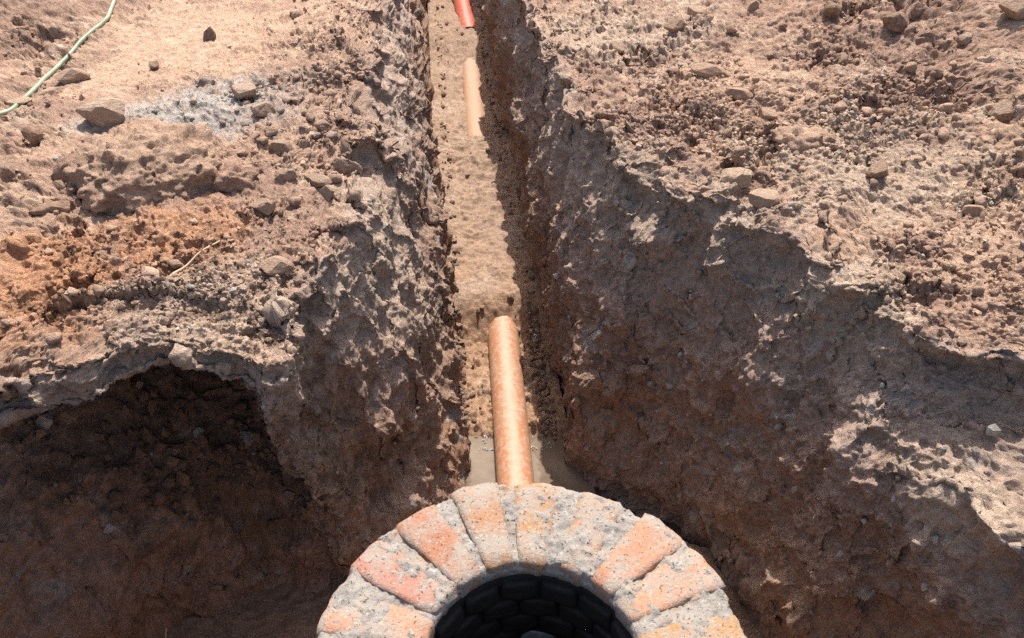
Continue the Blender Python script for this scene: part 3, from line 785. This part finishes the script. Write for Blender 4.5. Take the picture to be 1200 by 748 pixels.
# the big earth lump and the orange clod
def clod_object(name, seed, loc, scale, tint, label, rot=0, sub=5, amp=0.22):
    bm = bmesh.new(); bmesh.ops.create_icosphere(bm, subdivisions=sub, radius=1.0)
    P = np.array([v.co[:] for v in bm.verts]); F = np.array([[v.index for v in f.verts] for f in bm.faces]); bm.free()
    n = P.copy()
    P = P * (1 + amp * fbm(n * 1.4 + seed, 3, seed))[:, None] * np.array(scale)
    P += n * (0.020 * fbm(P * 8 + seed, 4, seed + 3) - 0.030 * lumps(P + seed, 0.09, seed + 9, 0.45) + 0.022 * lumps(P + seed, 0.045, seed + 12, 0.5) + 0.012 * lumps(P + seed, 0.024, seed + 14, 0.6))[:, None]
    c = np.tile(np.array(tint), (len(P), 1)) * (1 + 0.35 * fbm(P * 12, 3, seed + 15))[:, None]
    o = link(bpy.data.objects.new(name, mesh_np(name, P, F, M_soil, np.clip(c, .03, .7))))
    o.location = loc; o.rotation_euler = (0, 0, R(rot))
    return tag(o, label, 'clod')
clod_object('earth_clod', 1201, (-1.50, 3.02, on_ground(-1.5, 3.02) - .085), (.32, .30, .17), TAN * .88, 'largest rounded brown earth lump below the pale rubble line', 8, 6, 0.16)
clod_object('earth_clod', 1251, (-1.78, 3.02, on_ground(-1.78, 3.02)), (.12, .09, .08), ROSE * .85, 'purplish clod at the left foot of the largest earth lump', 40, 4)
clod_object('earth_clod', 1271, (-1.14, 2.92, on_ground(-1.14, 2.92)), (.10, .075, .06), ROSE, 'medium earth clod at the right foot of the largest lump', 10, 4)
clod_object('earth_clod', 1311, (2.13, 3.20, on_ground(2.13, 3.20) + .0), (.16, .12, .08), TAN * .95, 'big half-buried tan clod at the right edge of the bank', -25, 5)
clod_object('earth_clod', 1291, (1.30, 3.28, on_ground(1.30, 3.28)), (.13, .09, .06), TAN * .95, 'broad tan clod above the pale stones of the pit rim', -15, 4)

# medium clods one could count, then crumbs nobody would
def small_clod(seed, sub=2):
    bm = bmesh.new(); bmesh.ops.create_icosphere(bm, subdivisions=sub, radius=0.5)
    P = np.array([v.co[:] for v in bm.verts]); F = np.array([[v.index for v in f.verts] for f in bm.faces]); bm.free()
    n = P * 2
    P = P * (1 + 0.5 * fbm(n * 1.2 + seed, 3, seed))[:, None]
    for (axis, lim) in _cuts(seed): P = P - axis[None] * (np.clip(P @ axis - lim * 0.5, 0, None) * 0.8)[:, None]
    return P, F
nr = np.random.RandomState(11)
protos = [small_clod(1400 + 7 * k) for k in range(8)]
def pick(P, N, gw, cond, count, k=0):
    w = np.where(cond & (gw > 0.75), 1.0, 0.0)
    w *= np.clip(sstep(-0.25, 0.35, fbm(P * 1.9, 3, 140 + k)), 0.05, 1)
    return nr.choice(len(P), count, replace=False, p=w / w.sum())
def frame(n):
    z = Vector(n); q = z.to_track_quat('Z', 'Y'); return q
def scatter_objects(P, N, gw, C, cond, count, group, k):
    for q, i in enumerate(pick(P, N, gw, cond, count, k)):
        s = 0.030 + 0.035 * nr.rand() ** 2.2
        key = (k, q % 8)
        if key not in _cm:
            V, F = protos[q % 8]; t = C[i] * (0.85 + 0.3 * nr.rand())
            _cm[key] = mesh_np('clod', V, F, M_soil, np.tile(np.clip(t, .05, .6), (len(V), 1)))
        o = link(bpy.data.objects.new('clod', _cm[key]))
        o.location = P[i] + np.array([0, 0, 0.2 * s])
        o.scale = (s * nr.uniform(.9, 1.5), s * nr.uniform(.8, 1.1), s * nr.uniform(.6, .95))
        o.rotation_euler = (nr.uniform(-.4, .4), nr.uniform(-.4, .4), nr.uniform(0, 6.28))
        ref = min(STONES, key=lambda t: (t[0] - P[i][0]) ** 2 + (t[1] - P[i][1]) ** 2)[7]
        tag(o, 'small clod by the ' + ref, 'clod', group)
_cm = {}
vis = (LP[:, 1] > 1.2) & (LP[:, 1] < 6) & (LP[:, 0] > -3.6)
path = np.exp(-(((LP[:, 0] + 1.8) / .55) ** 2 + ((LP[:, 1] - 4.45) / .75) ** 2)) > 0.35
slope = (LP[:, 0] > -1.35) & (LP[:, 1] > 2.7)
scatter_objects(LP, LN, LGW, LCOL, vis & slope, 75, 'small clods on the banks', 1)
scatter_objects(LP, LN, LGW, LCOL, vis & ~slope & ~path, 60, 'small clods on the banks', 2)
visr = (RP[:, 1] > 1.3) & (RP[:, 1] < 6) & (RP[:, 0] < 3.6)
scatter_objects(RP, RN, RGW, RCOL, visr, 140, 'small clods on the banks', 3)

ico = bmesh.new(); bmesh.ops.create_icosphere(ico, subdivisions=1, radius=0.5)
IV = np.array([v.co[:] for v in ico.verts]); IF = np.array([[v.index for v in f.verts] for f in ico.faces]); ico.free()
def crumbs(name, P, N, C, idx, smin, smax, power, label_tint=None, sink=0.1, bright=(0.8, 1.25)):
    n = len(idx)
    s = smin + (smax - smin) * nr.rand(n) ** power
    V = IV[None] * (1 + 0.25 * nr.normal(size=(n, len(IV), 1)).clip(-1.4, 1.4))
    V = V * (s[:, None] * nr.uniform(.65, 1.25, (n, 3)))[:, None, :]
    a = nr.uniform(0, 6.28, n); ca, sa = np.cos(a)[:, None], np.sin(a)[:, None]
    V = np.stack([V[:, :, 0] * ca - V[:, :, 1] * sa, V[:, :, 0] * sa + V[:, :, 1] * ca, V[:, :, 2]], 2)
    V = V + (P[idx] + N[idx] * (s * (0.28 - sink))[:, None])[:, None, :]
    F = (IF[None] + (np.arange(n) * len(IV))[:, None, None]).reshape(-1, 3)
    c = C[idx] * nr.uniform(*bright, (n, 1))
    if label_tint is not None:
        pale = (nr.rand(n, 1) < label_tint); c = np.where(pale, np.array([[.50, .45, .39]]) * nr.uniform(.8, 1.15, (n, 1)), c)
    me = mesh_np(name, V.reshape(-1, 3), F, M_soil, np.repeat(np.clip(c, .03, .65), len(IV), 0), False)
    return tag(link(bpy.data.objects.new(name, me)), kind='stuff')
def weighted(P, w, n):
    return nr.choice(len(P), n, replace=False, p=w / w.sum())
wl_ = np.where(vis & (LGW > .6), 1.0, 0) * np.clip(sstep(-.3, .3, fbm(LP * 1.9, 3, 140)), .08, 1) * np.where(path, .12, 1) * np.where(slope, 2.0, 1)
crumbs('soil_crumbs', LP, LN, LCOL, weighted(LP, wl_, 3600), .009, .032, 2.4, .04)
wr_ = np.where(visr & (RGW > .6), 1.0, 0) * np.clip(sstep(-.3, .3, fbm(RP * 1.9, 3, 340)), .10, 1)
crumbs('soil_crumbs', RP, RN, RCOL, weighted(RP, wr_, 4600), .009, .032, 2.4, .04)
crumbs('wall_pebbles', RP, RN, RCOL, weighted(RP, np.where((RGW < .2) & (RP[:, 1] > 1) & (RP[:, 1] < 4), 1.0, 0), 420), .006, .040, 3.0, .5, .28)
crumbs('wall_pebbles', LP, LN, LCOL, weighted(LP, np.where((LGW < .2) & (LP[:, 1] > 1) & (LP[:, 1] < 6), 1.0, 0), 380), .006, .026, 3.0, .35, .25)
FC = np.tile(np.array([.32, .215, .15]), (len(FP), 1)); FN = np.tile(np.array([0, 0, 1.0]), (len(FP), 1))
uu = np.abs(FP[:, 0] - (0.25 - 0.0928 * FP[:, 1]))
wf = np.where((uu < .27) & (FP[:, 1] > 2.9) & (FP[:, 1] < 9.5), 1.0, 0) * np.where(FP[:, 1] < 3.95, 4.0, np.where(FP[:, 1] > 6.4, .8, .25)) * (0.3 + 12 * (uu > .2))
crumbs('trench_crumbs', FP, FN, FC, weighted(FP, wf, 1200), .008, .048, 2.2, .06)
wc = np.where((LGW < .1) & (LP[:, 0] < -.85) & (LP[:, 0] > -1.8) & (LP[:, 1] > 1.9) & (LP[:, 2] < -.5) & (LP[:, 2] > -1.1) & (LN[:, 2] > .15), 1.0, 1e-9)
crumbs('hollow_rubble', LP, LN, LCOL, weighted(LP, wc, 420), .012, .075, 2.2, .03)
# scum and gravel at the edge of the puddle
wq = np.where((uu < .25) & (FP[:, 1] > 2.93) & (FP[:, 1] < 3.05) , 1.0, 0)
FQ = FP.copy(); FQ[:, 2] = np.maximum(FQ[:, 2], -1.606)
crumbs('puddle_foam', FQ, FN, np.tile(np.array([.62, .58, .52]), (len(FP), 1)), weighted(FQ, wq * np.clip(sstep(-.1, .3, fbm(FQ * 9, 2, 600)), .02, 1) * np.where(FP[:, 0] < 0, 1, .15), 190), .004, .013, 1.5, None, .1)
